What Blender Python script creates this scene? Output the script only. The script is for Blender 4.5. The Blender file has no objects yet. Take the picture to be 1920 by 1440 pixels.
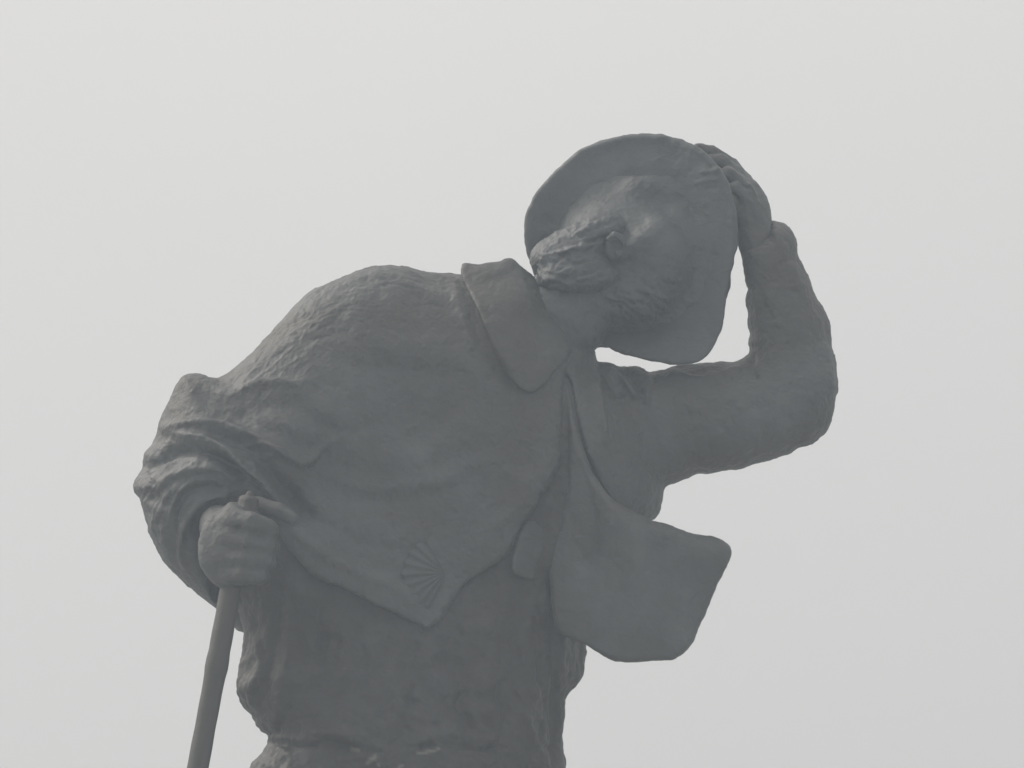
import bpy, math, random
import numpy as np
from mathutils import Vector, noise as mnoise

# ------------------------------------------------------------------ camera, sky, sun
sc = bpy.context.scene
E = math.radians(18.0)              # the camera looks up by this much
D = 13.0                            # distance to the statue
S = 0.00125                         # metres per unit of the modelling grid
CAM = np.array([0.0, 0.0, 1.6])
Rv = np.array([1.0, 0.0, 0.0])
Fv = np.array([0.0, math.cos(E), math.sin(E)])
Uv = np.array([0.0, -math.sin(E), math.cos(E)])
cd = bpy.data.cameras.new('camera')
cd.sensor_width = 36.0
cd.lens = 36.0 * D / (1920 * S)
cd.clip_start = 0.1
cd.clip_end = 5000
cam = bpy.data.objects.new('camera', cd)
sc.collection.objects.link(cam)
cam.location = CAM
cam.rotation_euler = (math.pi / 2 + E, 0, 0)
sc.camera = cam

SUN_EL, SUN_AZ = math.radians(48), math.radians(-68)      # azimuth from +Y towards +X
world = bpy.data.worlds.new("World")
sc.world = world
world.use_nodes = True
nt = world.node_tree
nt.nodes.clear()
wo = nt.nodes.new('ShaderNodeOutputWorld')
sky = nt.nodes.new('ShaderNodeTexSky')
sky.sky_type = 'NISHITA'
sky.sun_disc = False
sky.sun_elevation = SUN_EL
sky.sun_rotation = SUN_AZ
sky.dust_density = 8
bg1 = nt.nodes.new('ShaderNodeBackground')
bg1.inputs[1].default_value = 0.05
nt.links.new(sky.outputs[0], bg1.inputs[0])
tc = nt.nodes.new('ShaderNodeTexCoord')
sp = nt.nodes.new('ShaderNodeSeparateXYZ')
nt.links.new(tc.outputs['Generated'], sp.inputs[0])
mx = nt.nodes.new('ShaderNodeMath'); mx.operation = 'MAXIMUM'; mx.inputs[1].default_value = 0.0
nt.links.new(sp.outputs['Z'], mx.inputs[0])
ma = nt.nodes.new('ShaderNodeMath'); ma.operation = 'MULTIPLY_ADD'      # overcast sky: (1 + 2 sin h) / 3
ma.inputs[1].default_value = 0.667; ma.inputs[2].default_value = 0.333
nt.links.new(mx.outputs[0], ma.inputs[0])
SKY_L = 1.0
ms = nt.nodes.new('ShaderNodeMath'); ms.operation = 'MULTIPLY'; ms.inputs[1].default_value = SKY_L
nt.links.new(ma.outputs[0], ms.inputs[0])
sn = nt.nodes.new('ShaderNodeTexNoise'); sn.inputs['Scale'].default_value = 3.5; sn.inputs['Detail'].default_value = 3
nt.links.new(tc.outputs['Generated'], sn.inputs['Vector'])
sm = nt.nodes.new('ShaderNodeMath'); sm.operation = 'MULTIPLY_ADD'; sm.inputs[1].default_value = 0.14; sm.inputs[2].default_value = 0.93
nt.links.new(sn.outputs[0], sm.inputs[0])
sm2 = nt.nodes.new('ShaderNodeMath'); sm2.operation = 'MULTIPLY'
nt.links.new(sm.outputs[0], sm2.inputs[0]); nt.links.new(ms.outputs[0], sm2.inputs[1]); ms = sm2
bg2 = nt.nodes.new('ShaderNodeBackground')
bg2.inputs[0].default_value = (1.0, 0.950, 0.855, 1)
nt.links.new(ms.outputs[0], bg2.inputs[1])
ad = nt.nodes.new('ShaderNodeAddShader')
nt.links.new(bg1.outputs[0], ad.inputs[0]); nt.links.new(bg2.outputs[0], ad.inputs[1])
nt.links.new(ad.outputs[0], wo.inputs['Surface'])

sl = bpy.data.lights.new('sun', 'SUN')
sl.energy = 1.0
sl.angle = math.radians(28)
sl.color = (1.0, 0.97, 0.92)
sun = bpy.data.objects.new('sun', sl)
sc.collection.objects.link(sun)
sd = Vector((math.sin(SUN_AZ) * math.cos(SUN_EL), math.cos(SUN_AZ) * math.cos(SUN_EL), math.sin(SUN_EL)))
sun.rotation_euler = sd.to_track_quat('Z', 'Y').to_euler()
sun.location = (-10, 5, 20)

sc.view_settings.view_transform = 'Standard'
sc.view_settings.look = 'None'
sc.view_settings.exposure = 0
sc.view_settings.gamma = 1
sc.cycles.volume_bounces = 1
sc.cycles.max_bounces = 6
FOG = 0.0108

# ------------------------------------------------------------------ grid space -> world
def W(P):
    """grid (x right, y down, w away from the statue's upright mid plane) -> world metres"""
    P = np.atleast_2d(np.asarray(P, float))
    k = (720 - P[:, 1]) * S / D
    dd = D * math.cos(E) / (math.cos(E) - k * math.sin(E)) + P[:, 2] * S
    h = (P[:, 0] - 960) * S / D * dd
    v = k * dd
    return CAM + dd[:, None] * Fv + h[:, None] * Rv + v[:, None] * Uv

# ------------------------------------------------------------------ materials
def noise_node(nt, vec, scale, detail=4, rough=0.55, dist=0.0):
    n = nt.nodes.new('ShaderNodeTexNoise')
    n.inputs['Scale'].default_value = scale
    n.inputs['Detail'].default_value = detail
    n.inputs['Roughness'].default_value = rough
    n.inputs['Distortion'].default_value = dist
    nt.links.new(vec, n.inputs['Vector'])
    return n

def ramp(nt, fac, stops):
    r = nt.nodes.new('ShaderNodeValToRGB')
    el = r.color_ramp.elements
    while len(el) < len(stops): el.new(0.5)
    for e, (p, c) in zip(el, stops):
        e.position = p; e.color = (*c, 1)
    nt.links.new(fac, r.inputs[0])
    return r

def bronze(name, dark, mid, light, rough=0.5, metal=0.25, bump=0.5, streak=True):
    m = bpy.data.materials.new(name); m.use_nodes = True
    nt = m.node_tree; b = nt.nodes['Principled BSDF']
    tc = nt.nodes.new('ShaderNodeTexCoord')
    ob = tc.outputs['Object']
    n1 = noise_node(nt, ob, 2.6, 6, 0.6, 0.4)
    r1 = ramp(nt, n1.outputs[0], [(0.36, dark), (0.52, mid), (0.68, light)])
    mp = nt.nodes.new('ShaderNodeMapping'); mp.inputs['Scale'].default_value = (9, 9, 1.6)
    nt.links.new(ob, mp.inputs[0])
    n2 = noise_node(nt, mp.outputs[0], 2.2, 6, 0.65)           # rain streaks running down
    r2 = ramp(nt, n2.outputs[0], [(0.42, (1, 1, 1)), (0.72, (1.0, 1.06, 1.03)), ])
    r2.color_ramp.elements[0].color = (0.78, 0.79, 0.80, 1)
    r2.color_ramp.elements[1].color = (1.25, 1.3, 1.25, 1)
    mix = nt.nodes.new('ShaderNodeMix'); mix.data_type = 'RGBA'; mix.blend_type = 'MULTIPLY'
    mix.inputs['Factor'].default_value = 0.4
    nt.links.new(r1.outputs[0], mix.inputs[6]); nt.links.new(r2.outputs[0], mix.inputs[7])
    # pale splashes with a shape of their own, from the 'splash' attribute
    at = nt.nodes.new('ShaderNodeAttribute'); at.attribute_name = 'splash'
    mix2 = nt.nodes.new('ShaderNodeMix'); mix2.data_type = 'RGBA'
    nt.links.new(at.outputs['Fac'], mix2.inputs['Factor'])
    nt.links.new(mix.outputs[2], mix2.inputs[6]); mix2.inputs[7].default_value = (0.15, 0.145, 0.13, 1)
    nt.links.new(mix2.outputs[2], b.inputs['Base Color'])
    b.inputs['Metallic'].default_value = metal
    rr = nt.nodes.new('ShaderNodeMapRange')
    rr.inputs['To Min'].default_value = rough - 0.1; rr.inputs['To Max'].default_value = rough + 0.18
    nt.links.new(n2.outputs[0], rr.inputs[0]); nt.links.new(rr.outputs[0], b.inputs['Roughness'])
    n3 = noise_node(nt, ob, 24, 8, 0.62, 0.6)
    n4 = noise_node(nt, ob, 110, 4, 0.6)
    mm = nt.nodes.new('ShaderNodeMath'); mm.operation = 'MULTIPLY_ADD'; mm.inputs[1].default_value = 0.18
    nt.links.new(n4.outputs[0], mm.inputs[0]); nt.links.new(n3.outputs[0], mm.inputs[2])
    bp = nt.nodes.new('ShaderNodeBump'); bp.inputs['Strength'].default_value = bump
    bp.inputs['Distance'].default_value = 0.012
    nt.links.new(mm.outputs[0], bp.inputs['Height']); nt.links.new(bp.outputs[0], b.inputs['Normal'])
    return m

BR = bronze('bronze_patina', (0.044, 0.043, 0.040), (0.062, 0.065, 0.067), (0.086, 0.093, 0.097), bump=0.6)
BR_HAZED = bronze('bronze_hat_hazed', (0.052, 0.058, 0.063), (0.070, 0.078, 0.085), (0.090, 0.099, 0.107), bump=0.5)  # veil of haze over hat and head painted into a lighter, bluer bronze
BR_DARK = bronze('bronze_tunic_less_haze', (0.018, 0.017, 0.015), (0.032, 0.031, 0.030), (0.056, 0.058, 0.060), bump=0.6)  # same bronze made darker and warmer; the thinner haze is in the colour
BR_STAFF = bronze('bronze_staff', (0.05, 0.048, 0.044), (0.062, 0.06, 0.056), (0.075, 0.073, 0.068), bump=0.25)

# ------------------------------------------------------------------ sculpting helpers
def curve(pts, n=6, closed=True):
    """Catmull-Rom through the points; a point given twice is a sharp corner"""
    P = np.array(pts, float); N = len(P); out = []
    rng = range(N) if closed else range(N - 1)
    for i in rng:
        if closed:
            a, b, c, d = P[i - 1], P[i], P[(i + 1) % N], P[(i + 2) % N]
        else:
            a, b, c, d = P[max(i - 1, 0)], P[i], P[i + 1], P[min(i + 2, N - 1)]
        if np.allclose(b, c): continue
        for t in np.arange(n) / n:
            out.append(0.5 * ((2 * b) + (-a + c) * t + (2 * a - 5 * b + 4 * c - d) * t * t + (-a + 3 * b - 3 * c + d) * t ** 3))
    if not closed: out.append(P[-1])
    return np.array(out)

def segdist(A, B, X, Y):
    """distance to each polyline A->B segment, the minimum, with t along it"""
    best = np.full(X.shape, 1e9); bt = np.zeros(X.shape); side = np.zeros(X.shape)
    n = len(A)
    for i in range(n):
        ax, ay = A[i]; bx, by = B[i]
        dx, dy = bx - ax, by - ay; L = dx * dx + dy * dy + 1e-9
        t = np.clip(((X - ax) * dx + (Y - ay) * dy) / L, 0, 1)
        ex = X - ax - t * dx; ey = Y - ay - t * dy
        d = ex * ex + ey * ey
        m = d < best
        best = np.where(m, d, best); bt = np.where(m, (i + t) / n, bt)
        side = np.where(m, dx * ey - dy * ex, side)
    return np.sqrt(best), bt, np.sign(side)

def sdf2(poly, X, Y):
    """signed distance, positive inside"""
    A = poly; B = np.roll(poly, -1, axis=0)
    d, _, _ = segdist(A, B, X, Y)
    ins = np.zeros(X.shape, bool)
    for (ax, ay), (bx, by) in zip(A, B):
        if ay == by: continue
        c = ((ay > Y) != (by > Y)) & (X < (bx - ax) * (Y - ay) / (by - ay) + ax)
        ins ^= c
    return np.where(ins, d, -d)

def blur(a, s):
    r = int(3 * s); k = np.exp(-0.5 * (np.arange(-r, r + 1) / s) ** 2); k /= k.sum()
    for ax in (0, 1):
        p = np.pad(a, [(r, r) if q == ax else (0, 0) for q in (0, 1)], mode='edge')
        a = sum(k[i] * (p[i:i + a.shape[0], :] if ax == 0 else p[:, i:i + a.shape[1]]) for i in range(2 * r + 1))
    return a

class Grid:
    def __init__(g, x0, x1, y0, y1, z0, z1, st):
        g.st = st
        g.x = np.arange(x0, x1 + st, st, dtype=np.float32); g.y = np.arange(y0, y1 + st, st, dtype=np.float32)
        g.z = np.arange(z0, z1 + st, st, dtype=np.float32)
        g.X2, g.Y2 = np.meshgrid(g.x, g.y, indexing='ij')
        g.X = g.X2[:, :, None]; g.Y = g.Y2[:, :, None]; g.Z = g.z[None, None, :]
    def outline(g, pts, n=6, soft=30):
        s = sdf2(curve(pts, n), g.X2, g.Y2)
        b = blur(s, soft / g.st / 2)
        t = np.clip(s / soft - 0.4, 0, 1)
        return (s * (1 - t) + b * t).astype(np.float32)
    def field(g, cps, power=2.0):
        """smooth depth from control points (x, y, value)"""
        num = np.zeros_like(g.X2); den = np.zeros_like(g.X2)
        for x, y, v in cps:
            w = 1.0 / (((g.X2 - x) ** 2 + (g.Y2 - y) ** 2) + 900.0) ** (power / 2 + 0.3)
            num += w * v; den += w
        return blur(num / den, 25 / g.st)
    def puff(g, s, dc, T, w):
        dc = dc[:, :, None] if isinstance(dc, np.ndarray) else dc
        s = s[:, :, None]
        k = w / T
        return ((np.sqrt(np.maximum(w - s, 0) ** 2 + ((g.Z - dc) * k) ** 2) - w) / max(1.0, k)).astype(np.float32)
    def cone(g, a, b):
        """round cone between (x,y,z,r) points"""
        a = np.array(a, np.float32); b = np.array(b, np.float32)
        d = b[:3] - a[:3]; L = float(d @ d) + 1e-6
        px, py, pz = g.X - a[0], g.Y - a[1], g.Z - a[2]
        t = np.clip((px * d[0] + py * d[1] + pz * d[2]) / L, 0, 1)
        return np.sqrt((px - t * d[0]) ** 2 + (py - t * d[1]) ** 2 + (pz - t * d[2]) ** 2) - (a[3] + t * (b[3] - a[3]))
    def chain(g, pts, k=6):
        f = None
        for a, b in zip(pts[:-1], pts[1:]):
            c = g.cone(a, b); f = c if f is None else smin(f, c, k)
        return f
    def ell(g, c, r, rot=0.0):
        px, py, pz = g.X - c[0], g.Y - c[1], g.Z - c[2]
        cs, sn = math.cos(rot), math.sin(rot)
        qx = px * cs + py * sn; qy = -px * sn + py * cs
        k = np.sqrt((qx / r[0]) ** 2 + (qy / r[1]) ** 2 + (pz / r[2]) ** 2)
        return ((k - 1) * min(r)).astype(np.float32)
    def front(g, f):
        """depth of the surface facing the camera, nan where there is none"""
        ins = f < 0
        i = ins.argmax(axis=2); any_ = ins.any(axis=2)
        z = g.z[i].astype(float); z[~any_] = np.nan
        return z

def smin(a, b, k):
    h = np.clip(0.5 + 0.5 * (b - a) / k, 0, 1)
    return b + (a - b) * h - k * h * (1 - h)
def smax(a, b, k): return -smin(-a, -b, k)

def nets(g, f):
    """surface nets: grid field -> vertices, quads"""
    f = np.pad(f, 1, constant_values=50.0)
    s = f < 0
    nx, ny, nz = f.shape
    c = np.zeros((nx - 1, ny - 1, nz - 1), np.uint8)
    for i in (0, 1):
        for j in (0, 1):
            for k in (0, 1):
                c += s[i:nx - 1 + i, j:ny - 1 + j, k:nz - 1 + k]
    act = (c > 0) & (c < 8)
    I, J, K = np.nonzero(act)
    idx = np.full(act.shape, -1, np.int64); idx[I, J, K] = np.arange(len(I))
    acc = np.zeros((len(I), 3)); cnt = np.zeros(len(I))
    cor = [(i, j, k) for i in (0, 1) for j in (0, 1) for k in (0, 1)]
    for a in cor:
        for ax in range(3):
            if a[ax]: continue
            b = list(a); b[ax] = 1
            fa = f[I + a[0], J + a[1], K + a[2]]; fb = f[I + b[0], J + b[1], K + b[2]]
            m = (fa < 0) != (fb < 0)
            t = np.where(m, fa / np.where(m, fa - fb, 1), 0)
            p = np.array(a, float)[None, :].repeat(len(I), 0); p[:, ax] = t
            acc[m] += p[m]; cnt[m] += 1
    V = acc / cnt[:, None] + np.stack([I, J, K], 1) - 1
    V = V * g.st + np.array([g.x[0], g.y[0], g.z[0]])
    Q = []
    for ax in range(3):
        o = [q for q in range(3) if q != ax]
        sl = [slice(1, -1)] * 3; sl[ax] = slice(0, -1); sh = [slice(1, -1)] * 3; sh[ax] = slice(1, None)
        a = s[tuple(sl)]; b = s[tuple(sh)]
        P = np.stack(np.nonzero(a != b), 1)
        flip = a[tuple(P.T)]
        P = P + np.array([0 if q == ax else 1 for q in range(3)])
        e1 = np.zeros(3, int); e1[o[0]] = 1; e2 = np.zeros(3, int); e2[o[1]] = 1
        q = [idx[tuple((P - e).T)] for e in (e1 + e2, e2, 0 * e1, e1)]
        q = np.stack(q, 1)
        if ax == 1: flip = ~flip
        q = np.where(flip[:, None], q, q[:, ::-1])
        Q.append(q)
    return V, np.concatenate(Q)

def relax(V, Q, n, lam=0.5):
    E_ = np.concatenate([Q[:, [0, 1]], Q[:, [1, 2]], Q[:, [2, 3]], Q[:, [3, 0]]])
    a = np.concatenate([E_[:, 0], E_[:, 1]]); b = np.concatenate([E_[:, 1], E_[:, 0]])
    cnt = np.bincount(a, minlength=len(V)) + 1e-9
    for i in range(n):
        l = lam if i % 2 == 0 else -lam * 0.95           # Taubin: keeps the volume
        M = np.stack([np.bincount(a, V[b, k], minlength=len(V)) for k in range(3)], 1) / cnt[:, None]
        V = V + l * (M - V)
    return V

def refine(V, Q):
    e = {}
    E_ = np.concatenate([Q[:, [0, 1]], Q[:, [1, 2]], Q[:, [2, 3]], Q[:, [3, 0]]]); Es = np.sort(E_, 1)
    key = Es[:, 0] * len(V) + Es[:, 1]
    u, first, inv = np.unique(key, return_index=True, return_inverse=True)
    mid = (V[Es[first, 0]] + V[Es[first, 1]]) / 2
    cen = V[Q].mean(1); n = len(V); m = len(u); k = len(Q)
    em = inv.reshape(4, k).T + n; c = np.arange(k) + n + m
    Qn = np.concatenate([np.stack([Q[:, j], em[:, j], c, em[:, j - 1]], 1) for j in range(4)])
    return np.concatenate([V, mid, cen]), Qn

def vnormals(V, Q):
    n = np.cross(V[Q[:, 2]] - V[Q[:, 0]], V[Q[:, 3]] - V[Q[:, 1]])
    N = np.stack([sum(np.bincount(Q[:, j], n[:, k], minlength=len(V)) for j in range(4)) for k in range(3)], 1)
    return N / (np.linalg.norm(N, axis=1, keepdims=True) + 1e-9)

def strokes(V, N, L):
    """tool marks and folds: (points, width, height[, kind[, rear]]); kind 'ridge' or 'step' """
    out = np.zeros(len(V))
    for s in L:
        pts, w, h = s[0], s[1], s[2]; kind = s[3] if len(s) > 3 else 'ridge'
        C = curve(pts, 5, closed=False)
        lo = C.min(0) - 4 * w; hi = C.max(0) + 4 * w
        m = np.nonzero((V[:, 0] > lo[0]) & (V[:, 0] < hi[0]) & (V[:, 1] > lo[1]) & (V[:, 1] < hi[1]) & (N[:, 2] < 0.25))[0]
        if not len(m): continue
        d, t, sd_ = segdist(C[:-1], C[1:], V[m, 0], V[m, 1])
        tap = np.clip(np.minimum(t, 1 - t) / 0.18, 0.0, 1) ** 0.7
        mask = np.clip((0.25 - N[m, 2]) / 0.5, 0, 1)
        if kind == 'ridge':
            v = np.exp(-(d / w) ** 2)
        elif kind == 'step':                               # high on one side, cut in sharply on the other
            x = d * sd_ / w
            v = np.where(x > 0, np.exp(-(x / 1.8) ** 2), -0.9 * np.exp(-(x / 0.7) ** 2) * 1.0)
            v = np.where(np.abs(x) < 0.25, x * 4 * np.abs(v), v)
        out[m] += h * tap * mask * v
    return V + N * out[:, None]

def lumps(V, N, amp, scale, seed=0.0, rot=None, oct_=3):
    P = V / scale
    if rot is not None:                                     # stretched tool marks: angle, stretch
        a, st = rot; c, s = math.cos(a), math.sin(a)
        x = (P[:, 0] * c + P[:, 1] * s) / st; y = -P[:, 0] * s + P[:, 1] * c
        P = np.stack([x, y, P[:, 2] / st], 1)
    P = P + seed * 13.7
    v = np.array([mnoise.fractal(Vector(p), 0.8, 2.1, oct_) for p in P])
    return V + N * (v * amp)[:, None]

BASE = W([(800, 2900, 0)])[0]
def mesh_obj(name, V, Q, mat, parent, world_coords=False, splash=None):
    P = V if world_coords else W(V)
    me = bpy.data.meshes.new(name)
    me.from_pydata((P - BASE).tolist(), [], Q.tolist() if isinstance(Q, np.ndarray) else Q)
    me.polygons.foreach_set('use_smooth', [True] * len(me.polygons))
    me.update()
    at = me.attributes.new('splash', 'FLOAT', 'POINT')
    if splash is not None: at.data.foreach_set('value', splash.astype(np.float32))
    me.materials.append(mat)
    o = bpy.data.objects.new(name, me)
    sc.collection.objects.link(o)
    o.parent = parent
    return o

def smoothstep(a, b, x):
    t = np.clip((x - a) / (b - a), 0, 1); return t * t * (3 - 2 * t)

# ------------------------------------------------------------------ ground, paving, plinth
def simple_mat(name, c1, c2, scale, rough=0.9, bump=0.4):
    m = bpy.data.materials.new(name); m.use_nodes = True
    nt = m.node_tree; b = nt.nodes['Principled BSDF']
    tc = nt.nodes.new('ShaderNodeTexCoord')
    n = noise_node(nt, tc.outputs['Object'], scale, 8, 0.65)
    r = ramp(nt, n.outputs[0], [(0.35, c1), (0.65, c2)])
    nt.links.new(r.outputs[0], b.inputs['Base Color']); b.inputs['Roughness'].default_value = rough
    bp = nt.nodes.new('ShaderNodeBump'); bp.inputs['Strength'].default_value = bump; bp.inputs['Distance'].default_value = 0.02
    nt.links.new(n.outputs[0], bp.inputs['Height']); nt.links.new(bp.outputs[0], b.inputs['Normal'])
    return m

def quick(name, verts, faces, mat):
    me = bpy.data.meshes.new(name); me.from_pydata(verts, [], faces); me.update(); me.materials.append(mat)
    o = bpy.data.objects.new(name, me); sc.collection.objects.link(o); return o

GR = 1500
g_ = quick('ground', [(-GR, -GR, 0), (GR, -GR, 0), (GR, GR, 0), (-GR, GR, 0)], [(0, 1, 2, 3)],
           simple_mat('grass', (0.05, 0.06, 0.03), (0.11, 0.11, 0.06), 1.5))
g_['kind'] = 'structure'
n = 48
pv = quick('bounce_paving', [(math.cos(2 * math.pi * i / n) * 26, 12.4 + math.sin(2 * math.pi * i / n) * 26, 0.004) for i in range(n)],
           [tuple(range(n))], simple_mat('bounce_granite', (0.32, 0.31, 0.29), (0.45, 0.44, 0.42), 4))  # added unseen paving, pale and wide to throw light up on the undersides
pv['kind'] = 'structure'

ZB = float(BASE[2])
def block(cx, cy, hx, hy, z0, z1, bev, jag, seed):
    """rough granite block: a bevelled box with a broken face"""
    rnd = random.Random(seed); V = []; F = []
    nseg, nh = 40, 10
    for j in range(nh + 1):
        z = z0 + (z1 - z0) * j / nh
        ins = bev if j in (nh,) else 0
        for i in range(nseg):
            a = 2 * math.pi * i / nseg
            c, s = math.cos(a), math.sin(a)
            r = 1 / max(abs(c), abs(s)); r = min(r, 1.30)
            q = mnoise.noise(Vector((c * 2 + seed, s * 2, z * 1.3))) * jag
            V.append((cx + c * r * (hx - ins) + q, cy + s * r * (hy - ins) + q * 0.7, z))
    for j in range(nh):
        for i in range(nseg):
            a = j * nseg + i; b = j * nseg + (i + 1) % nseg
            F.append((a, b, b + nseg, a + nseg))
    F.append(tuple(range(nh * nseg, (nh + 1) * nseg)))
    F.append(tuple(range(nseg))[::-1])
    return V, F
stone = simple_mat('granite', (0.22, 0.21, 0.19), (0.36, 0.34, 0.31), 6, bump=0.8)
bx, by = float(BASE[0]), float(BASE[1])
pl = bpy.data.objects.new('plinth', None); sc.collection.objects.link(pl); pl.location = (bx + .1, by, 0)
pl['label'] = 'tall rough granite plinth carrying the bronze pilgrim, below the picture'
pl['category'] = 'plinth'
for nm, a in (('base_block', (0, 0, 1.5, 1.3, 0.002, 0.9, 0.05, 0.08, 3)), ('shaft', (0, 0, 1.12, 0.95, 0.9, ZB, 0.04, 0.10, 8))):
    V, F = block(*a); o = quick(nm, V, F, stone); o.parent = pl

# ------------------------------------------------------------------ the statue
ST = bpy.data.objects.new('pilgrim_statue', None)
sc.collection.objects.link(ST)
ST.location = BASE
ST['label'] = 'dark bronze statue of a pilgrim leaning into the wind, hand on hat, staff in fist'
ST['category'] = 'statue'

# ---- torso outline (without arms)
BB = [(870, 513), (835, 512), (800, 510), (768, 501), (735, 497), (700, 497), (670, 505), (640, 521), (600, 545), (560, 577), (530, 612),
      (480, 680), (430, 770), (405, 860), (408, 980), (430, 1100), (455, 1182), (451, 1240), (443, 1275), (444, 1297), (452, 1315),
      (464, 1330), (478, 1345), (485, 1365), (507, 1378), (507, 1378), (503, 1390), (496, 1405), (485, 1420), (465, 1447), (430, 1520), (410, 1640),
      (395, 1780), (390, 1900), (420, 1925), (600, 1930), (900, 1920), (1080, 1900), (1100, 1870),
      (1090, 1700), (1075, 1550), (1063, 1450), (1058, 1430), (1054, 1400), (1055, 1350), (1058, 1308), (1072, 1292), (1087, 1272), (1094, 1240),
      (1098, 1207), (1110, 1140), (1150, 1060), (1227, 973), (1240, 947), (1245, 912), (1245, 912), (1235, 840), (1190, 760), (1130, 700),
      (1119, 690), (1118, 668), (1111, 650), (1080, 615), (1040, 560), (985, 505), (960, 495), (920, 500)]
def torso_dc(g): return (-30 + 0.17 * (g.X2 - 600)).astype(np.float32)

# ---- coat: torso shell, both sleeves, the drape behind the forearm
g = Grid(225, 1600, 395, 1240, -340, 260, 5)
s_bb = g.outline(BB, soft=60)
dc = torso_dc(g)
body = g.puff(s_bb, dc, 168, 190)
HEM = [(200, 380), (1700, 380), (1700, 1010), (1250, 1010), (1227, 985), (1150, 960), (1100, 850), (1078, 770), (1068, 715), (1060, 700), (1056, 720), (1052, 800),
       (1049, 870), (1035, 900), (1012, 935), (985, 980), (960, 1030), (930, 1060), (880, 1088), (848, 1125), (825, 1165), (802, 1184), (802, 1184), (775, 1168), (740, 1150),
       (700, 1132), (650, 1108), (600, 1085), (570, 1062), (540, 1030), (520, 1000), (480, 1000), (200, 1000)]
s_hem = sdf2(curve([p for p in HEM], 1), g.X2, g.Y2).astype(np.float32)
s_hem += blur(np.random.RandomState(2).randn(*s_hem.shape), 2) * 6
rear = np.maximum(dc[:, :, None] + 20 - g.Z, np.maximum(g.Y2 - 1182, 0)[:, :, None] * 1.0 - 0.0)
cut = smin(-s_hem[:, :, None], smax(dc[:, :, None] + 30 - g.Z, (g.Y2 - 1180)[:, :, None], 6), 4)
body = smax(body, cut, 16)
# right sleeve (towards the camera) from shoulder over the elbow to the cuff
ARM = [(345, 703), (358, 703), (373, 703), (390, 707), (410, 708), (427, 700), (440, 690), (470, 665), (500, 640), (530, 611), (560, 577), (600, 546), (700, 540), (760, 620), (760, 730),
       (700, 840), (620, 880), (575, 905), (545, 950), (520, 975), (470, 960), (440, 955), (415, 985), (405, 1060), (405, 1137), (405, 1137), (385, 1124),
       (345, 1090), (315, 1056), (302, 1040), (290, 1020), (281, 1000), (274, 980), (268, 955), (266, 938), (254, 924), (250, 910), (256, 895), (268, 877), (270, 862), (272, 850), (283, 835), (292, 820), (297, 795),
       (306, 775), (318, 750), (327, 733), (334, 718)]
s_arm = g.outline(ARM, soft=50)
adc = g.field([(650, 600, -45), (560, 700, -70), (420, 740, -60), (330, 800, -60), (300, 950, -90), (400, 860, -120), (480, 900, -140), (560, 930, -130), (380, 1100, -60), (700, 820, -90)])
arm = g.puff(s_arm, adc, 125, 115)
# drape hanging behind the forearm
DRP = [(300, 900), (280, 960), (290, 1020), (315, 1056), (345, 1090), (385, 1124), (405, 1138), (425, 1160), (443, 1178), (457, 1186), (490, 1180), (560, 1120), (600, 950), (500, 850), (380, 850)]
drp = g.puff(g.outline(DRP, soft=30), g.field([(300, 950, -60), (450, 1150, 10), (560, 950, 0)]), 45, 45)
# hollow of the sleeve where the wrist comes out
hollow = g.chain([(418, 1015, -330, 60), (412, 1000, -240, 54), (395, 970, -170, 36)], 10)
arm = smax(arm, -hollow, 14)
coat = smin(smin(body, arm, 34), drp, 14)
# left sleeve, raised, L shaped
LA = [(1100, 690), (1119, 680), (1135, 677), (1150, 681), (1162, 688), (1175, 687), (1190, 688), (1203, 690), (1216, 696), (1232, 694), (1255, 688), (1290, 683), (1320, 681), (1350, 678), (1380, 677), (1398, 668),
      (1407, 655), (1403, 642), (1407, 628), (1401, 605), (1402, 585), (1396, 568), (1397, 552), (1402, 540), (1398, 520), (1396, 495), (1391, 475), (1389, 464), (1400, 456), (1425, 442),
      (1441, 424), (1449, 411), (1458, 416), (1464, 415), (1480, 424), (1490, 436), (1496, 452), (1498, 470), (1497, 478), (1507, 500), (1518, 522), (1524, 540), (1531, 556), (1545, 580),
      (1553, 598), (1558, 625), (1561, 650), (1568, 672), (1571, 700), (1572, 728), (1567, 750), (1563, 775), (1554, 800), (1541, 818), (1520, 833), (1500, 840), (1478, 852), (1450, 862),
      (1422, 868), (1395, 878), (1360, 884), (1325, 889), (1305, 889), (1290, 898), (1270, 906), (1246, 912), (1200, 930), (1130, 900), (1090, 800)]
s_la = g.outline(LA, soft=30)
ldc = g.field([(1120, 800, 95), (1250, 790, 95), (1400, 780, 80), (1520, 760, 75), (1500, 640, 95), (1460, 520, 95), (1440, 430, 98)])
la = g.puff(s_la, ldc, 88, 82)
coat = smin(coat, la, 16)
ZF = g.front(coat)                      # front depth of the coat, used to lay the collar, shell and flap on it
ok = ~np.isnan(ZF) & (g.X2 > 420) & (g.X2 < 1125)
num = blur(np.where(ok, np.nan_to_num(ZF), 0.0), 3.0); den = blur(ok.astype(float), 3.0)
far = blur(np.where(ok, np.nan_to_num(ZF), 0.0), 12.0) / (blur(ok.astype(float), 12.0) + 1e-4)
ZF = np.where(den > 0.5, num / (den + 1e-6), far)
GC = g
def coat_front(x, y):
    i = np.clip(((np.asarray(x) - GC.x[0]) / GC.st), 0, len(GC.x) - 1.001); j = np.clip(((np.asarray(y) - GC.y[0]) / GC.st), 0, len(GC.y) - 1.001)
    a = i.astype(int); b = j.astype(int); u = i - a; v = j - b
    return (ZF[a, b] * (1 - u) * (1 - v) + ZF[a + 1, b] * u * (1 - v) + ZF[a, b + 1] * (1 - u) * v + ZF[a + 1, b + 1] * u * v)
V, Q = nets(g, coat)
V = relax(V, Q, 6)
V, Q = refine(V, Q)
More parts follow.
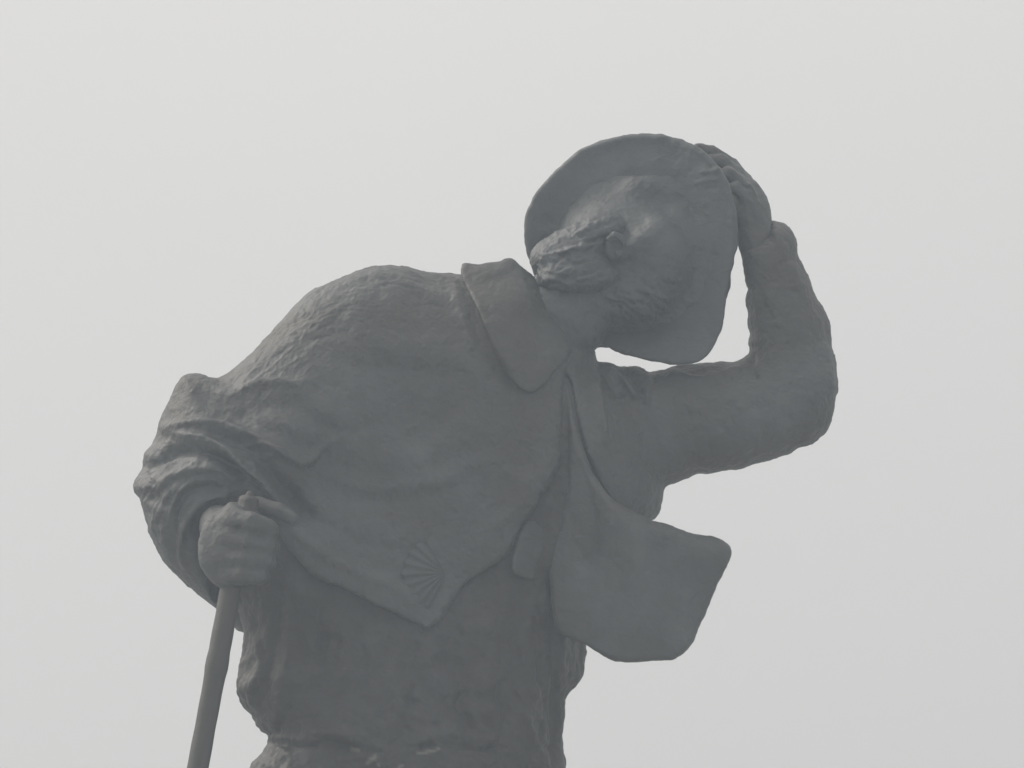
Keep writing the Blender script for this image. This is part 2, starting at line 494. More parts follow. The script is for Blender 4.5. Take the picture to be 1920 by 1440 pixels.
V = relax(V, Q, 4)
N = vnormals(V, Q)
if N[V[:, 2].argmin(), 2] > 0:          # outward normals
    Q = Q[:, ::-1]; N = -N
COAT_STROKES = [
    # big folds over the elbow and down the front
    ([(297, 805), (335, 798), (370, 794), (415, 796), (455, 809), (492, 829), (530, 851), (562, 864), (583, 858), (605, 838), (632, 818)], 9, 14),
    ([(390, 812), (442, 828), (480, 850), (505, 878), (530, 912), (565, 950), (585, 985)], 13, -20),
    ([(318, 812), (390, 824), (430, 850), (455, 874), (482, 894), (500, 912), (520, 938), (545, 966), (556, 985)], 8, 18),
    ([(275, 885), (305, 857), (342, 843), (380, 846), (415, 862), (450, 890), (475, 918)], 10, -21),
    ([(284, 1010), (300, 960), (318, 925), (350, 905)], 9, 7), ([(355, 1080), (340, 1040), (342, 1000), (352, 965), (376, 938), (405, 925), (430, 924)], 6, 7), ([(290, 925), (310, 900), (335, 887), (380, 877), (420, 883), (447, 903)], 9, 9),
    ([(318, 990), (324, 950), (345, 915), (370, 900), (410, 900)], 5, 5),
    ([(330, 1000), (337, 950), (356, 922), (385, 912), (420, 916)], 4, -6),
    ([(342, 1020), (346, 985), (360, 955), (382, 934), (410, 924), (432, 926)], 6, 8),
    ([(352, 703), (380, 715), (410, 736), (437, 741), (462, 728), (492, 717), (530, 714), (570, 722)], 10, 9),
    ([(360, 735), (400, 762), (450, 772), (500, 760), (560, 765)], 18, -9),
    ([(400, 770), (460, 790), (520, 812), (575, 840), (620, 842)], 16, -9),
    ([(560, 700), (600, 760), (650, 800), (720, 812)], 22, 7),
    ([(540, 745), (590, 790), (660, 805), (735, 790)], 14, -6),
    ([(620, 820), (680, 850), (760, 860), (840, 830), (900, 790)], 26, 8),
    ([(590, 880), (680, 910), (747, 912), (809, 904), (840, 889), (887, 870), (930, 850)], 15, 5),
    ([(600, 925), (700, 940), (770, 938), (830, 922), (890, 893)], 13, -4),
    ([(560, 950), (640, 1000), (720, 1030), (800, 1030)], 16, -4),
    ([(545, 985), (600, 1035), (680, 1075), (740, 1100), (790, 1140)], 13, 7),
    ([(640, 590), (700, 640), (780, 660), (850, 640)], 34, 6),
    ([(660, 690), (740, 690), (820, 700), (870, 690)], 20, -5),
    ([(690, 515), (740, 520), (790, 545), (830, 575)], 10, 5),
    ([(660, 525), (700, 532), (720, 560)], 7, -4),
    ([(860, 520), (885, 570), (905, 640), (945, 700), (975, 735)], 14, -7),
    ([(850, 530), (868, 600), (885, 660)], 10, 6),
    ([(940, 880), (972, 900), (1000, 905)], 14, 7),
    ([(900, 1000), (960, 960), (1010, 900), (1035, 840)], 16, 6),
    ([(860, 760), (900, 850), (900, 930)], 20, 5),
    # elbow side, below
    ([(262, 930), (300, 960), (310, 1020), (330, 1060)], 10, 6),
    ([(285, 900), (300, 940), (300, 990)], 8, -5),
    # left sleeve: gathers at the shoulder seam and at the elbow
    ([(1116, 700), (1118, 725), (1125, 756), (1128, 790), (1137, 840)], 6, 11),
    ([(1140, 695), (1165, 712), (1185, 735), (1196, 752)], 6, 12),
    ([(1128, 715), (1150, 735), (1172, 745)], 7, -10),
    ([(1175, 695), (1192, 712), (1210, 748)], 6, -11),
    ([(1205, 700), (1215, 722), (1212, 760)], 6, 9),
    ([(1250, 700), (1300, 712), (1350, 705), (1390, 690)], 9, 7),
    ([(1408, 660), (1412, 690), (1416, 715)], 7, -7),
    ([(1540, 640), (1552, 690), (1550, 740)], 12, 5),
    ([(1480, 490), (1500, 540), (1525, 590)], 9, 4),
    ([(1450, 430), (1462, 455), (1470, 490)], 8, 5),
    ([(1405, 470), (1416, 540), (1420, 600)], 8, 3),
]
rnd = random.Random(5)
for i in range(150):                     # short chiselled marks that follow the shoulder
    t = rnd.random()
    x = 470 + 330 * t; y = 690 - 175 * math.sin(min(t * 1.15, 1) * math.pi / 2) + abs(rnd.gauss(0, 1)) * 26 * (1.4 - t) + 1
    a = math.radians(-56 + 84 * t + rnd.uniform(-12, 12)); L = rnd.uniform(12, 50)
    COAT_STROKES.append(([(x - L * math.cos(a), y - L * math.sin(a)), (x, y + rnd.uniform(-4, 4)), (x + L * math.cos(a), y + L * math.sin(a))], rnd.uniform(1.8, 3.6), rnd.uniform(-1.1, 1.1)))
for i in range(110):                      # round the elbow
    a0 = math.radians(rnd.uniform(185, 330)); r = rnd.uniform(70, 190)
    pts = [(445 + r * 1.0 * math.cos(a0 + q), 985 + r * 0.9 * math.sin(a0 + q)) for q in (-0.22, 0, 0.22)]
    COAT_STROKES.append((pts, rnd.uniform(1.8, 4.5), rnd.uniform(-2.6, 2.6)))
for i in range(80):                      # small dents everywhere on the front
    x = rnd.uniform(560, 1060); y = rnd.uniform(560, 1160); a = rnd.uniform(0, math.pi); L = rnd.uniform(8, 36)
    COAT_STROKES.append(([(x, y), (x + L * math.cos(a), y + L * math.sin(a)), (x + L * 1.8 * math.cos(a + .3), y + L * 1.8 * math.sin(a + .3))], rnd.uniform(4, 9), rnd.uniform(-2.6, 2.6)))
for i in range(46):                      # and along the raised sleeve
    if rnd.random() < .5: x = rnd.uniform(1130, 1540); y = rnd.uniform(690, 880)
    else: x = rnd.uniform(1400, 1550); y = rnd.uniform(440, 860)
    a = rnd.uniform(0, math.pi); L = rnd.uniform(8, 26)
    COAT_STROKES.append(([(x, y), (x + L * math.cos(a), y + L * math.sin(a)), (x + L * 1.8 * math.cos(a + .3), y + L * 1.8 * math.sin(a + .3))], rnd.uniform(4, 8), rnd.uniform(-2.6, 2.6)))
V = strokes(V, N, COAT_STROKES); N = vnormals(V, Q)
V = lumps(V, N, 3.2, 72, 1.0); V = lumps(V, N, 1.5, 20, 2.0); V = lumps(V, N, 0.6, 9, 3.0, rot=(math.radians(-50), 4.0)); V = lumps(V, N, 0.8, 6, 4.0, oct_=2)
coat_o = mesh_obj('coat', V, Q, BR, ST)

# ---- tunic and its skirt
g = Grid(370, 1150, 670, 1960, -200, 280, 7.5)
s2 = g.outline(BB, soft=60)
tun = g.puff(s2, torso_dc(g), 147, 172)
tun = smax(tun, (700 - g.Y2)[:, :, None] + 0 * g.Z, 10)
V, Q = nets(g, tun); V = relax(V, Q, 4)
V, Q = refine(V, Q); V = relax(V, Q, 4)
N = vnormals(V, Q)
if N[V[:, 2].argmin(), 2] > 0: Q = Q[:, ::-1]; N = -N
TS = [
    ([(497, 1392), (560, 1400), (620, 1392), (690, 1404), (740, 1418)], 6, -8), ([(760, 1402), (830, 1396), (900, 1408), (960, 1400)], 5, -6), ([(985, 1412), (1010, 1402), (1050, 1404)], 5, -5),
    ([(505, 1378), (560, 1384), (620, 1372), (700, 1386)], 9, 6), ([(800, 1384), (860, 1376), (930, 1390)], 9, 5),
    ([(1036, 1040), (1037, 1150), (1038, 1300), (1040, 1440), (1045, 1560)], 7, -8),
    ([(1052, 1060), (1054, 1150), (1052, 1300), (1054, 1440)], 11, 6),
    ([(545, 1050), (552, 1130), (540, 1220), (520, 1320), (515, 1370)], 14, 8),
    ([(520, 1080), (524, 1160), (505, 1250), (495, 1320)], 10, -7),
    ([(480, 1190), (485, 1250), (470, 1300), (500, 1350)], 10, 5),
    ([(600, 1120), (610, 1200), (590, 1300), (600, 1370)], 20, -6),
    ([(700, 1160), (690, 1250), (720, 1340)], 24, 6),
    ([(830, 1200), (860, 1280), (840, 1380)], 22, -6),
    ([(900, 1130), (920, 1240), (890, 1350)], 20, 6),
    ([(960, 1120), (970, 1240), (960, 1380)], 16, -5),
    ([(880, 1330), (905, 1370), (935, 1390)], 9, 6), ([(975, 1330), (1000, 1380), (1015, 1415)], 8, 7),
    ([(560, 1360), (620, 1375), (680, 1395)], 9, 6), ([(620, 1425), (680, 1420), (720, 1440)], 7, 7),
    ([(740, 1310), (760, 1330), (770, 1350)], 9, 5), ([(780, 1355), (800, 1362), (830, 1360)], 7, -5),
    ([(690, 1418), (700, 1428), (712, 1440)], 6, 7), ([(480, 1440), (520, 1480), (540, 1600)], 16, 8),
    ([(640, 1420), (650, 1600), (630, 1800)], 24, 9), ([(760, 1430), (780, 1600), (770, 1850)], 26, -10),
    ([(900, 1420), (910, 1600), (930, 1850)], 24, 9), ([(1000, 1430), (1010, 1600), (1020, 1850)], 16, -8),
]
for x0, y0, y1, w, h in ((575, 1100, 1330, 10, 6), (598, 1120, 1260, 8, -6), (645, 1180, 1390, 14, 6), (672, 1150, 1290, 9, -5), (735, 1230, 1390, 15, 6), (770, 1200, 1340, 10, -6), (812, 1210, 1300, 13, 4), (865, 1290, 1400, 11, -6), (905, 1150, 1320, 16, 6), (940, 1260, 1400, 9, -6), (985, 1120, 1390, 12, 6), (1012, 1200, 1420, 8, -5)):
    q = y1 - y0
    TS.append(([(x0 + 14, y0), (x0 - 6, y0 + .3 * q), (x0 + 12, y0 + .6 * q), (x0 - 12, y1)], w, h))
for x0, y0, r in ((655, 1270, 26), (760, 1318, 20), (840, 1250, 30), (925, 1340, 24), (560, 1300, 24), (700, 1390, 18), (890, 1180, 26), (620, 1200, 24), (990, 1300, 22), (800, 1400, 16)):
    TS.append(([(x0 - r, y0 + 5), (x0, y0 - 6), (x0 + r, y0 + 8)], r * .5, 6 if int(x0) % 20 else -6))
rnd = random.Random(9)
for i in range(90):
    x = rnd.uniform(470, 1080); y = rnd.uniform(1050, 1600); a = rnd.uniform(0.9, 2.2); L = rnd.uniform(8, 40)
    TS.append(([(x, y), (x + L * math.cos(a), y + L * math.sin(a)), (x + L * 1.8 * math.cos(a + .3), y + L * 1.8 * math.sin(a + .3))], rnd.uniform(4, 9), rnd.uniform(-2.8, 2.8)))
V = strokes(V, N, TS); N = vnormals(V, Q)
V = lumps(V, N, 5.5, 48, 4.0); V = lumps(V, N, 1.8, 17, 5.0)
spl = np.zeros(len(V))
for pts, w in (([(690, 1430), (697, 1424), (703, 1419)], 4.0), ([(708, 1434), (711, 1436)], 2.2), ([(748, 1438), (755, 1436)], 2.6), ([(784, 1413), (794, 1412), (806, 1409), (824, 1405)], 2.0), ([(660, 1404), (672, 1407)], 3)):
    P = np.array(pts, float); d, _, _ = segdist(P[:-1], P[1:], V[:, 0], V[:, 1])
    spl = np.maximum(spl, np.clip(1.6 - d / w, 0, 1) * (N[:, 2] < 0))
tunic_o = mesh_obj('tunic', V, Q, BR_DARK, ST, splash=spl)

# ---- sheets laid on the coat
def sheet(name, outline, dcf, T, mat, parent, st=4, n=5, lump=(1.6, 30), stks=(), zr=(-330, 200), amp2=0.8, corner_soft=20):
    P = np.array(outline, float); lo = P.min(0) - 3 * T - 8; hi = P.max(0) + 3 * T + 8
    g = Grid(lo[0], hi[0], lo[1], hi[1], 0, 1, st)
    dcz = dcf(g.X2, g.Y2)
    s = g.outline(outline, n, soft=corner_soft)
    rel = s > -3 * T
    z0, z1 = dcz[rel].min() - 2.5 * T - 6, dcz[rel].max() + 2.5 * T + 6
    g = Grid(lo[0], hi[0], lo[1], hi[1], z0, z1, st)
    f = g.puff(s, dcz.astype(np.float32), T, T)
    V, Q = nets(g, f); V = relax(V, Q, 4); N = vnormals(V, Q)
    if N[V[:, 2].argmin(), 2] > 0: Q = Q[:, ::-1]; N = -N
    if stks: V = strokes(V, N, stks); N = vnormals(V, Q)
    V = lumps(V, N, lump[0], lump[1], len(name)); V = lumps(V, N, amp2, 12, len(name) + 3)
    return mesh_obj(name, V, Q, mat, parent)

COL = [(866, 494), (866, 494), (875, 492), (890, 495), (908, 493), (920, 491), (938, 488), (948, 484), (960, 485), (972, 495), (980, 503), (988, 525), (1005, 560), (1035, 600), (1058, 625),
       (1070, 650), (1066, 672), (1050, 692), (1030, 714), (1008, 733), (990, 736), (972, 728), (955, 706), (940, 680), (922, 645), (906, 605), (888, 565), (873, 540), (864, 512)]
sheet('collar', COL, lambda X, Y: coat_front(X, np.maximum(Y, 545)) + 0.9 * np.maximum(545 - Y, 0) - 4 - 18 * smoothstep(60, 0, np.hypot(X - 985, Y - 560)) + 0.0 * X, 10, BR, coat_o,
      stks=[([(885, 545), (905, 590), (930, 640), (962, 700)], 8, 3), ([(880, 505), (920, 510), (965, 500)], 9, 3), ([(960, 560), (990, 620), (1010, 690)], 16, -3)])

PAN = [(1062, 690), (1070, 715), (1077, 760), (1084, 800), (1096, 845), (1110, 880), (1131, 914), (1153, 938), (1178, 956), (1205, 967), (1231, 977), (1262, 986), (1290, 997), (1318, 1004), (1337, 1006),
       (1352, 1012), (1366, 1022), (1370, 1036), (1367, 1055), (1357, 1076), (1343, 1102), (1330, 1135), (1318, 1162), (1307, 1188), (1297, 1207), (1282, 1224), (1268, 1233), (1266, 1237), (1248, 1238), (1220, 1240), (1190, 1242),
       (1160, 1240), (1137, 1234), (1120, 1224), (1098, 1209), (1070, 1200), (1042, 1180), (1032, 1120), (1030, 1050), (1046, 980), (1060, 900), (1064, 820), (1058, 730)]
def pan_dc(X, Y):
    t = smoothstep(1060, 1370, X)
    up = np.interp(X, [1060, 1085, 1110, 1170, 1230, 1370], [690, 800, 880, 952, 976, 1022])
    roll = 26 * np.exp(-np.maximum(Y - up, 0) / 16.0)                 # the upper edge rolls away from the viewer
    return -62 - 55 * np.sin(np.clip((X - 1050) / 320, 0, 1) * 1.9) + 40 * t * t + roll + 22 * np.sin((Y - 1000) / 120.0) * t - 4 - 14 * smoothstep(1130, 1050, X) - 46 * np.exp(-((X - 1150) / 62) ** 2) * smoothstep(1130, 960, Y) + 26 * smoothstep(860, 700, Y)
sheet('coat_flap', PAN, pan_dc, 13, BR, coat_o, lump=(2.6, 60),
      stks=[([(1140, 960), (1180, 1000), (1210, 1100), (1200, 1200)], 26, 5), ([(1240, 1010), (1280, 1080), (1260, 1180)], 30, -6), ([(1085, 860), (1110, 960), (1100, 1080)], 14, -5), ([(1100, 1100), (1120, 1200)], 14, 4)])
PCH = [(985, 978), (1000, 974), (1012, 978), (1026, 1000), (1022, 1035), (1012, 1065), (1003, 1092), (1003, 1092), (985, 1086), (962, 1076), (957, 1060), (962, 1030), (972, 1000)]
sheet('pouch', PCH, lambda X, Y: -30 + 0.17 * (X - 600) - 146 - 13 + 0.40 * np.maximum(X - 940, 0) + 0 * Y, 13, BR, tunic_o, st=3)

# ---- scallop shell pinned on the coat front
hx, hy = 834, 1074
nr, na = 22, 90
V = []; F = []
for layer in (0, 1):
    for i in range(nr + 1):
        for j in range(na + 1):
            a = math.radians(118 + 142 * j / na); rr = 78 * (0.9 + 0.12 * math.sin(math.pi * j / na)) * (1 + 0.018 * math.cos(j / na * math.pi * 18))
            r = rr * i / nr
            x = hx + r * math.cos(a); y = hy - r * math.sin(a)
            z = coat_front(x, y)
            rib = 2.2 * math.cos(j / na * math.pi * 18) * (i / nr) ** 0.6
            dome = 9 * math.sin(math.pi * min(i / nr * 0.9 + 0.08, 1)) * math.sin(math.pi * (0.12 + 0.76 * j / na))
            V.append((x, y, float(z) - (4 + dome + rib if layer == 0 else -14)))
def vid(l, i, j): return l * (nr + 1) * (na + 1) + i * (na + 1) + j
for i in range(nr):
    for j in range(na):
        F.append((vid(0, i, j), vid(0, i, j + 1), vid(0, i + 1, j + 1), vid(0, i + 1, j)))
        F.append((vid(1, i, j), vid(1, i + 1, j), vid(1, i + 1, j + 1), vid(1, i, j + 1)))
for j in range(na): F.append((vid(0, nr, j), vid(0, nr, j + 1), vid(1, nr, j + 1), vid(1, nr, j)))
for i in range(nr):
    F.append((vid(0, i, 0), vid(0, i + 1, 0), vid(1, i + 1, 0), vid(1, i, 0)))
    F.append((vid(0, i + 1, na), vid(0, i, na), vid(1, i, na), vid(1, i + 1, na)))
mesh_obj('scallop_shell', np.array(V), F, BR, coat_o)

# ---- hat: crown on the far side, wide floppy brim seen from below
HB = [(990, 487), (985, 465), (982, 440), (982, 420), (985, 400), (994, 380), (1003, 363), (1018, 345), (1034, 326), (1050, 312), (1066, 298), (1082, 282), (1100, 272), (1116, 266), (1140, 260), (1172, 252),
      (1205, 249), (1228, 251), (1245, 251), (1262, 257), (1285, 264), (1305, 274), (1322, 286), (1340, 304), (1354, 322), (1366, 342), (1374, 366), (1380, 392), (1382, 420), (1384, 448), (1385, 464), (1378, 482), (1376, 496),
      (1368, 525), (1364, 555), (1360, 590), (1354, 618), (1345, 640), (1334, 660), (1322, 672), (1308, 680), (1285, 684), (1262, 684), (1240, 680), (1215, 677), (1185, 668), (1168, 665), (1150, 657), (1130, 647), (1118, 644), (1100, 634), (1060, 600), (1015, 545)]
def brim_dc(X, Y):
    r = np.clip(np.hypot((X - 1190) / 205, (Y - 465) / 220), 0, 1.15)
    wav = 10 * np.sin(np.arctan2(Y - 465, X - 1190) * 3 + 0.6) * r * r
    fold = 4 * np.exp(-((np.hypot(X - 1235, Y - 400) - 95) / 26) ** 2) * (Y < 470)
    return 62 - 0.24 * (X - 1190) - 0.12 * (Y - 465) + 30 * (1 - r * r) + wav - fold * 0.6
# ---- head and neck, one surface; hair and beard on it
g = Grid(930, 1370, 330, 760, -120, 220, 4)
skull = g.ell((1154, 458, 90), (110, 90, 92), -0.5)
face = g.ell((1220, 480, 44), (80, 84, 76), 0.3)
neck = g.chain([(985, 640, 55, 92), (1060, 585, 50, 84), (1130, 520, 50, 78)], 20)
jaw = g.ell((1195, 545, 30), (74, 60, 66), -0.3)
h = smin(smin(skull, face, 24), jaw, 24)
h = smin(h, neck, 22)
r_ = np.hypot((g.X2 - 1195) / 150, (g.Y2 - 470) / 150)
plate = (np.abs(g.Z - (brim_dc(g.X2, g.Y2) + 2 + 60 * smoothstep(0.95, 1.25, r_))[:, :, None]) - 9).astype(np.float32)
plate = smax(plate, ((r_ - 1.25) * 150)[:, :, None].astype(np.float32), 4)
h = smin(h, plate, 55)
cheek = g.chain([(1168, 474, -26, 10), (1205, 448, -24, 11), (1240, 424, -2, 11)], 8); h = smin(h, cheek, 22)
brow = g.chain([(1192, 352, 72, 14), (1222, 346, 78, 18), (1255, 358, 76, 16)], 8); h = smin(h, brow, 40)
eye = g.ell((1172, 386, -36), (26, 22, 20)); h = smax(h, -eye, 18)
nose = g.chain([(1270, 405, 50, 14), (1292, 430, 54, 15), (1308, 450, 56, 15)], 8); h = smin(h, nose, 22)
h = smin(h, g.ell((1298, 460, 44), (13, 11, 11)), 12)
mouth = g.chain([(1290, 496, 48, 12), (1272, 510, 24, 12)], 4); h = smin(h, mouth, 14)
h = smax(h, -g.chain([(1295, 508, 44, 3), (1268, 520, 10, 3)], 4), 4)
# ear
ear = g.ell((1152, 462, -28), (19, 24, 14), 0.2); ear = smax(ear, -g.ell((1155, 464, -50), (11, 14, 12), 0.2), 4)
ear = smin(ear, g.chain([(1140, 448, -46, 5), (1152, 440, -50, 6), (1166, 446, -48, 6), (1171, 458, -46, 5)], 4), 3)
ear = smin(ear, g.ell((1161, 476, -46), (7, 8, 6)), 3)
h = smin(h, ear, 9)
V, Q = nets(g, h); V = relax(V, Q, 4); N = vnormals(V, Q)
if N[V[:, 2].argmin(), 2] > 0: Q = Q[:, ::-1]; N = -N
V = strokes(V, N, [([(990, 520), (1010, 560), (1050, 600)], 8, 4), ([(1040, 540), (1090, 560), (1120, 600)], 12, -5), ([(1170, 492), (1200, 500), (1230, 520)], 10, -5)])
V, Q = refine(V, Q); V = relax(V, Q, 2); N = vnormals(V, Q)
rb = random.Random(6); BL = []
for i in range(150):                     # beard locks, blown back along the jaw
    x = rb.gauss(1185, 48); y = rb.gauss(560, 34); a = math.radians(rb.uniform(35, 80)); L = rb.uniform(8, 22)
    BL.append(([(x, y), (x + L * math.cos(a), y + L * math.sin(a)), (x + 2 * L * math.cos(a - .3), y + 2 * L * math.sin(a - .3))], rb.uniform(2.5, 5), rb.uniform(-2.6, 2.6)))
V = strokes(V, N, BL); N = vnormals(V, Q)
V = lumps(V, N, 2.0, 30, 7.0); V = lumps(V, N, 0.8, 10, 8.0)
head_o = mesh_obj('head', V, Q, BR_HAZED, ST)

def locks(name, f, g, centre_paths, nlock, rndseed, amp, parent, wid=(3, 6)):
    V, Q = nets(g, f); V = relax(V, Q, 2); V, Q = refine(V, Q); V = relax(V, Q, 2); N = vnormals(V, Q)
    if N[V[:, 2].argmin(), 2] > 0: Q = Q[:, ::-1]; N = -N
    r = random.Random(rndseed); L = []
    for i in range(nlock):
        p = r.choice(centre_paths); ox, oy = r.uniform(-26, 26), r.uniform(-22, 22); t0 = r.uniform(0, .4)
        C = curve(p, 4, closed=False); m = len(C); a = int(t0 * m); b = min(m, a + max(4, int(r.uniform(.35, .7) * m)))
        seg = C[a:b] + np.array([ox, oy]) + np.array([[r.uniform(-3, 3), r.uniform(-3, 3)] for _ in range(b - a)])
        if len(seg) < 3: continue
        L.append((seg[::max(1, len(seg) // 4)].tolist(), r.uniform(*wid), r.uniform(0.4, 1) * amp * r.choice((-1, 1))))
    V = strokes(V, N, L); N = vnormals(V, Q)
    V = lumps(V, N, 1.6, 16, rndseed); V = lumps(V, N, 1.4, 9, rndseed + 1)
    return mesh_obj(name, V, Q, BR_HAZED, parent)
g = Grid(975, 1210, 370, 580, -110, 190, 4)
hair = g.ell((1085, 472, 52), (88, 50, 92), -0.25)
hair = smin(hair, g.ell((1030, 482, 40), (34, 30, 60), -0.4), 12)
hair = smin(hair, g.ell((1040, 520, 0), (30, 24, 34)), 12)
hair = smin(hair, g.ell((1128, 432, 22), (50, 34, 52), -0.3), 20)
hair = smin(hair, g.ell((1100, 520, 6), (74, 36, 62), -0.1), 20)
hair = smax(hair, -g.ell((1153, 462, -46), (26, 30, 40), 0.2), 5)
hair_o = locks('hair', hair, g, [[(1150, 430), (1110, 440), (1060, 455), (1010, 475)], [(1140, 470), (1090, 478), (1050, 490), (1010, 500)], [(1120, 500), (1070, 510), (1030, 520), (1010, 530)],
                                 [(1110, 400), (1070, 425), (1030, 455)]], 130, 3, 2.6, head_o)
crown_g = Grid(1040, 1350, 290, 620, 60, 330, 5)
cw = crown_g.ell((1205, 430, 170), (118, 112, 125), -0.3)
cw = smax(cw, -crown_g.ell((1215, 420, 330), (26, 60, 40), 0.4), 22)        # pinch on top
cw = np.maximum(cw, (brim_dc(crown_g.X2, crown_g.Y2)[:, :, None] - 4) - crown_g.Z)
V, Q = nets(crown_g, cw); V = relax(V, Q, 4); N = vnormals(V, Q)
if N[V[:, 2].argmax(), 2] < 0: Q = Q[:, ::-1]; N = -N
V = lumps(V, N, 3, 50, 3.3)
hat_o = mesh_obj('hat', V, Q, BR_HAZED, ST)
sheet('brim', HB, brim_dc, 10, BR_HAZED, hat_o, lump=(2.2, 60),
      stks=[([(1352, 318), (1330, 322), (1312, 322)], 4, 3.5), ([(1350, 336), (1325, 338), (1300, 345)], 4, 3), ([(1345, 352), (1320, 356)], 4, -3), ([(1298, 274), (1330, 300), (1356, 334), (1370, 372), (1377, 420), (1378, 460)], 5, 4),
            ([(1060, 330), (1130, 290), (1220, 278), (1290, 300)], 26, -5), ([(1020, 400), (1030, 440), (1015, 480)], 14, -4)])

# ---- left hand spread on the hat
g = Grid(1280, 1490, 245, 575, 0, 200, 3)
palm = g.chain([(1436, 520, 72, 40), (1421, 450, 82, 35), (1408, 400, 88, 34), (1394, 362, 96, 30)], 12)
hand = smin(palm, g.ell((1404, 378, 94), (32, 40, 22), -0.5), 10)
for ch in ([(1404, 350, 112, 16), (1372, 312, 120, 14.5), (1334, 286, 110, 13), (1308, 278, 92, 10.5)],
           [(1408, 358, 94, 15.5), (1382, 326, 100, 14), (1352, 302, 96, 12.5), (1328, 300, 82, 10.5)],
           [(1410, 372, 78, 15), (1390, 344, 78, 13.5), (1366, 326, 74, 12), (1346, 328, 66, 10)],
           [(1412, 390, 66, 13.5), (1396, 368, 62, 12), (1378, 352, 58, 10.5), (1362, 356, 54, 9)],
           [(1404, 420, 120, 16), (1372, 400, 140, 14), (1350, 372, 150, 12)]):
    hand = smin(hand, g.chain(ch, 5), 5)
V, Q = nets(g, hand); V = relax(V, Q, 4); N = vnormals(V, Q)
if N[V[:, 2].argmin(), 2] > 0: Q = Q[:, ::-1]; N = -N
V = strokes(V, N, [([(1351, 312), (1369, 319), (1388, 334), (1405, 352), (1418, 374)], 4, 4.5), ([(1398, 345), (1412, 362), (1424, 385)], 4, 3.5), ([(1376, 335), (1392, 345), (1410, 352)], 4, 2.5), ([(1420, 400), (1434, 420), (1446, 445)], 6, 3), ([(1405, 380), (1412, 410), (1420, 440)], 6, -3)])
V = lumps(V, N, 1.6, 14, 9.0)
mesh_obj('hand', V, Q, BR, ST)

# ---- right hand: fist closed round the staff
def staff_c(y):
    return 371 + 0.183 * (1440 - y), -318 + 0.035 * (y - 1000)
g = Grid(345, 590, 895, 1150, -400, -190, 3)
sx, sw = staff_c(1030)
fist = g.chain([(412, 985, -225, 38), (424, 994, -268, 42), (432, 1008, -302, 46)], 10)          # wrist and back of the hand
fist = smin(fist, g.ell((436, 1028, -316), (62, 80, 42), 0.05), 12)
for k, (y, r, x0, x1) in enumerate([(984, 19, 420, 502), (1016, 19.5, 416, 500), (1048, 19, 414, 494), (1078, 17, 416, 484)]):
    dy = 10 - 3 * k
    fist = smin(fist, g.chain([(x0 + 12, y - dy, -338, r), ((x0 + x1) / 2 + 4, y, -352, r), (x1, y + dy, -340, r - 1), (x1 + 6, y + dy + 3, -305, r - 2), (x1 - 30, y + dy, -276, r - 3)], 6), 9)
thumb = g.chain([(440, 962, -290, 19), (485, 948, -292, 16), (522, 958, -300, 15), (546, 972, -304, 13)], 6)
fist = smin(fist, thumb, 8)
V, Q = nets(g, fist); V = relax(V, Q, 8); N = vnormals(V, Q)
if N[V[:, 2].argmin(), 2] > 0: Q = Q[:, ::-1]; N = -N
V = strokes(V, N, [([(420, 946), (455, 958), (490, 974), (516, 990)], 8, 7), ([(440, 985), (470, 1000), (500, 1010)], 12, -4), ([(402, 955), (384, 990), (376, 1035), (386, 1085)], 9, 4)])
V = lumps(V, N, 1.0, 22, 11.0); V = lumps(V, N, 0.8, 9, 12.0)
mesh_obj('hand', V, Q, BR, ST)

# ---- staff
V = []; F = []; ns = 20
ys = list(np.linspace(2895, 960, 120))
for i, y in enumerate(ys):
    cx, cw_ = staff_c(y)
    r = 20.0 + 0.4 * math.sin(y / 37.0) + 0.3 * math.sin(y / 11.0)
    if 1230 < y < 1260: r += 1.5
    for j in range(ns):
        a = 2 * math.pi * j / ns; q = 1 + 0.012 * math.sin(3 * a + y / 60)
        V.append((cx + r * q * math.cos(a) * 0.985, y + r * q * math.cos(a) * 0.18, cw_ + r * q * math.sin(a)))
for i in range(len(ys) - 1):
    for j in range(ns):
        F.append((i * ns + j, i * ns + (j + 1) % ns, (i + 1) * ns + (j + 1) % ns, (i + 1) * ns + j))
F.append(tuple(range((len(ys) - 1) * ns, len(ys) * ns))); F.append(tuple(range(ns))[::-1])
staff_o = mesh_obj('staff', np.array(V), F, BR_STAFF, ST)
V = []; F = []
prof = [(985, 19), (968, 20), (966, 25), (960, 26), (957, 22), (954, 19), (940, 19.5), (934, 18), (931, 14), (929, 8), (926, 7.5), (922, 5.5), (920, 0.5)]
for y, r in prof:
    cx, cw_ = staff_c(y)
    for j in range(ns):
        a = 2 * math.pi * j / ns
        V.append((cx + 4 + r * math.cos(a), y + r * math.cos(a) * 0.18, cw_ + r * math.sin(a)))
for i in range(len(prof) - 1):
    for j in range(ns):
        F.append((i * ns + j, i * ns + (j + 1) % ns, (i + 1) * ns + (j + 1) % ns, (i + 1) * ns + j))
F.append(tuple(range(ns))[::-1])
mesh_obj('knob', np.array(V), F, BR_DARK, staff_o)

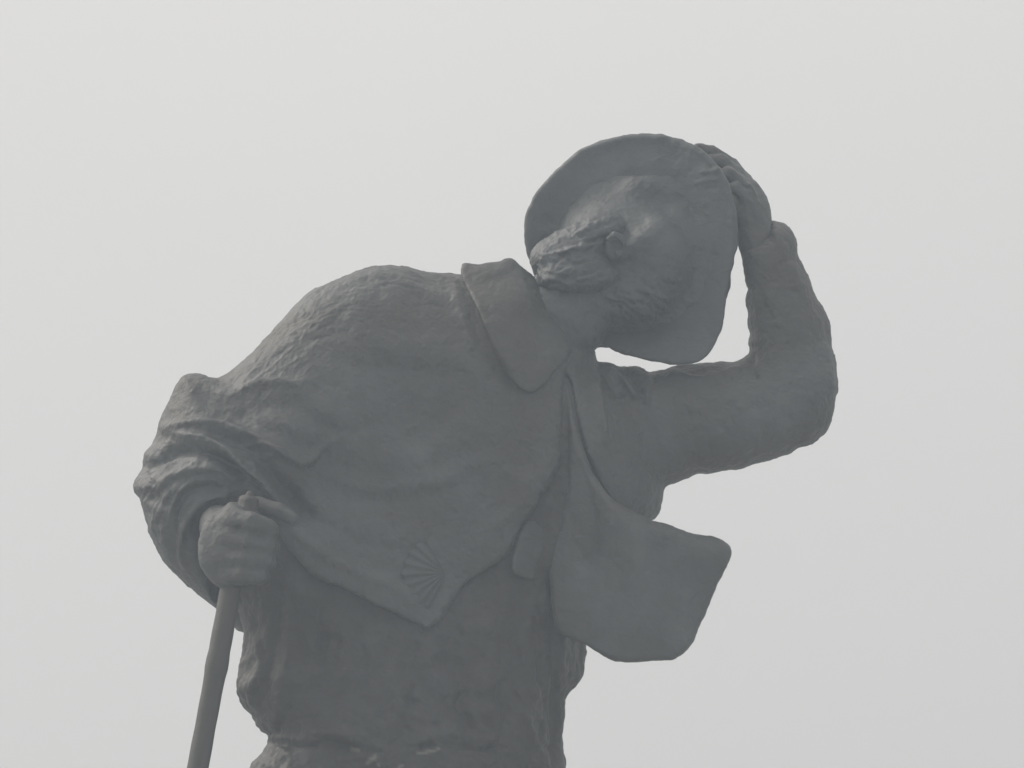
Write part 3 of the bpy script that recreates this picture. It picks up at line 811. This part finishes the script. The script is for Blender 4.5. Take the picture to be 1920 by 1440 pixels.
# ---- legs and boots, below the picture
for nm, ch, ft in (('leg', [(640, 1800, 0, 120), (610, 2250, -20, 92), (560, 2780, 60, 66)], [(560, 2830, 60, 62), (590, 2850, 20, 52), (690, 2866, -50, 40)]),
                   ('leg', [(880, 1800, 40, 120), (990, 2260, 20, 92), (960, 2780, 60, 66)], [(960, 2830, 60, 62), (1000, 2850, 30, 52), (1110, 2866, -30, 40)])):
    P = np.array(ch + ft)
    g = Grid(P[:, 0].min() - 140, P[:, 0].max() + 140, 1780, 2905, P[:, 2].min() - 140, P[:, 2].max() + 140, 13)
    f = g.chain(ch, 20)
    V, Q = nets(g, f); V = relax(V, Q, 4); N = vnormals(V, Q)
    if N[V[:, 2].argmin(), 2] > 0: Q = Q[:, ::-1]; N = -N
    V = lumps(V, N, 6, 70, 2.2)
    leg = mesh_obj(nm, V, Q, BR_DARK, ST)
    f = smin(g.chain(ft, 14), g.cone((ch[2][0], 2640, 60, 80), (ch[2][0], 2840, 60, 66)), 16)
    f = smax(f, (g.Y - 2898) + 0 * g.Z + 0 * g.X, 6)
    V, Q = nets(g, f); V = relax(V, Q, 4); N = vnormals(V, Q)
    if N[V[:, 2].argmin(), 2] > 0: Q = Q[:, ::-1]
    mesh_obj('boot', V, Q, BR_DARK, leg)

# ------------------------------------------------------------------ fog
top = 6.75
hv = [(x * 1700, y * 1700, z) for z in (-1.0, top) for y in (-1, 1) for x in (-1, 1)]
hf = [(0, 2, 3, 1), (4, 5, 7, 6), (0, 1, 5, 4), (2, 6, 7, 3), (0, 4, 6, 2), (1, 3, 7, 5)]
fm = bpy.data.materials.new('fog'); fm.use_nodes = True
fm.node_tree.nodes.clear()
fo = fm.node_tree.nodes.new('ShaderNodeOutputMaterial')
pvn = fm.node_tree.nodes.new('ShaderNodeVolumePrincipled')
pvn.inputs['Color'].default_value = (0.77, 0.88, 1.0, 1)
pvn.inputs['Density'].default_value = FOG
pvn.inputs['Anisotropy'].default_value = 0.3
fm.node_tree.links.new(pvn.outputs[0], fo.inputs['Volume'])
hz = quick('haze', hv, hf, fm)
hz['kind'] = 'stuff'
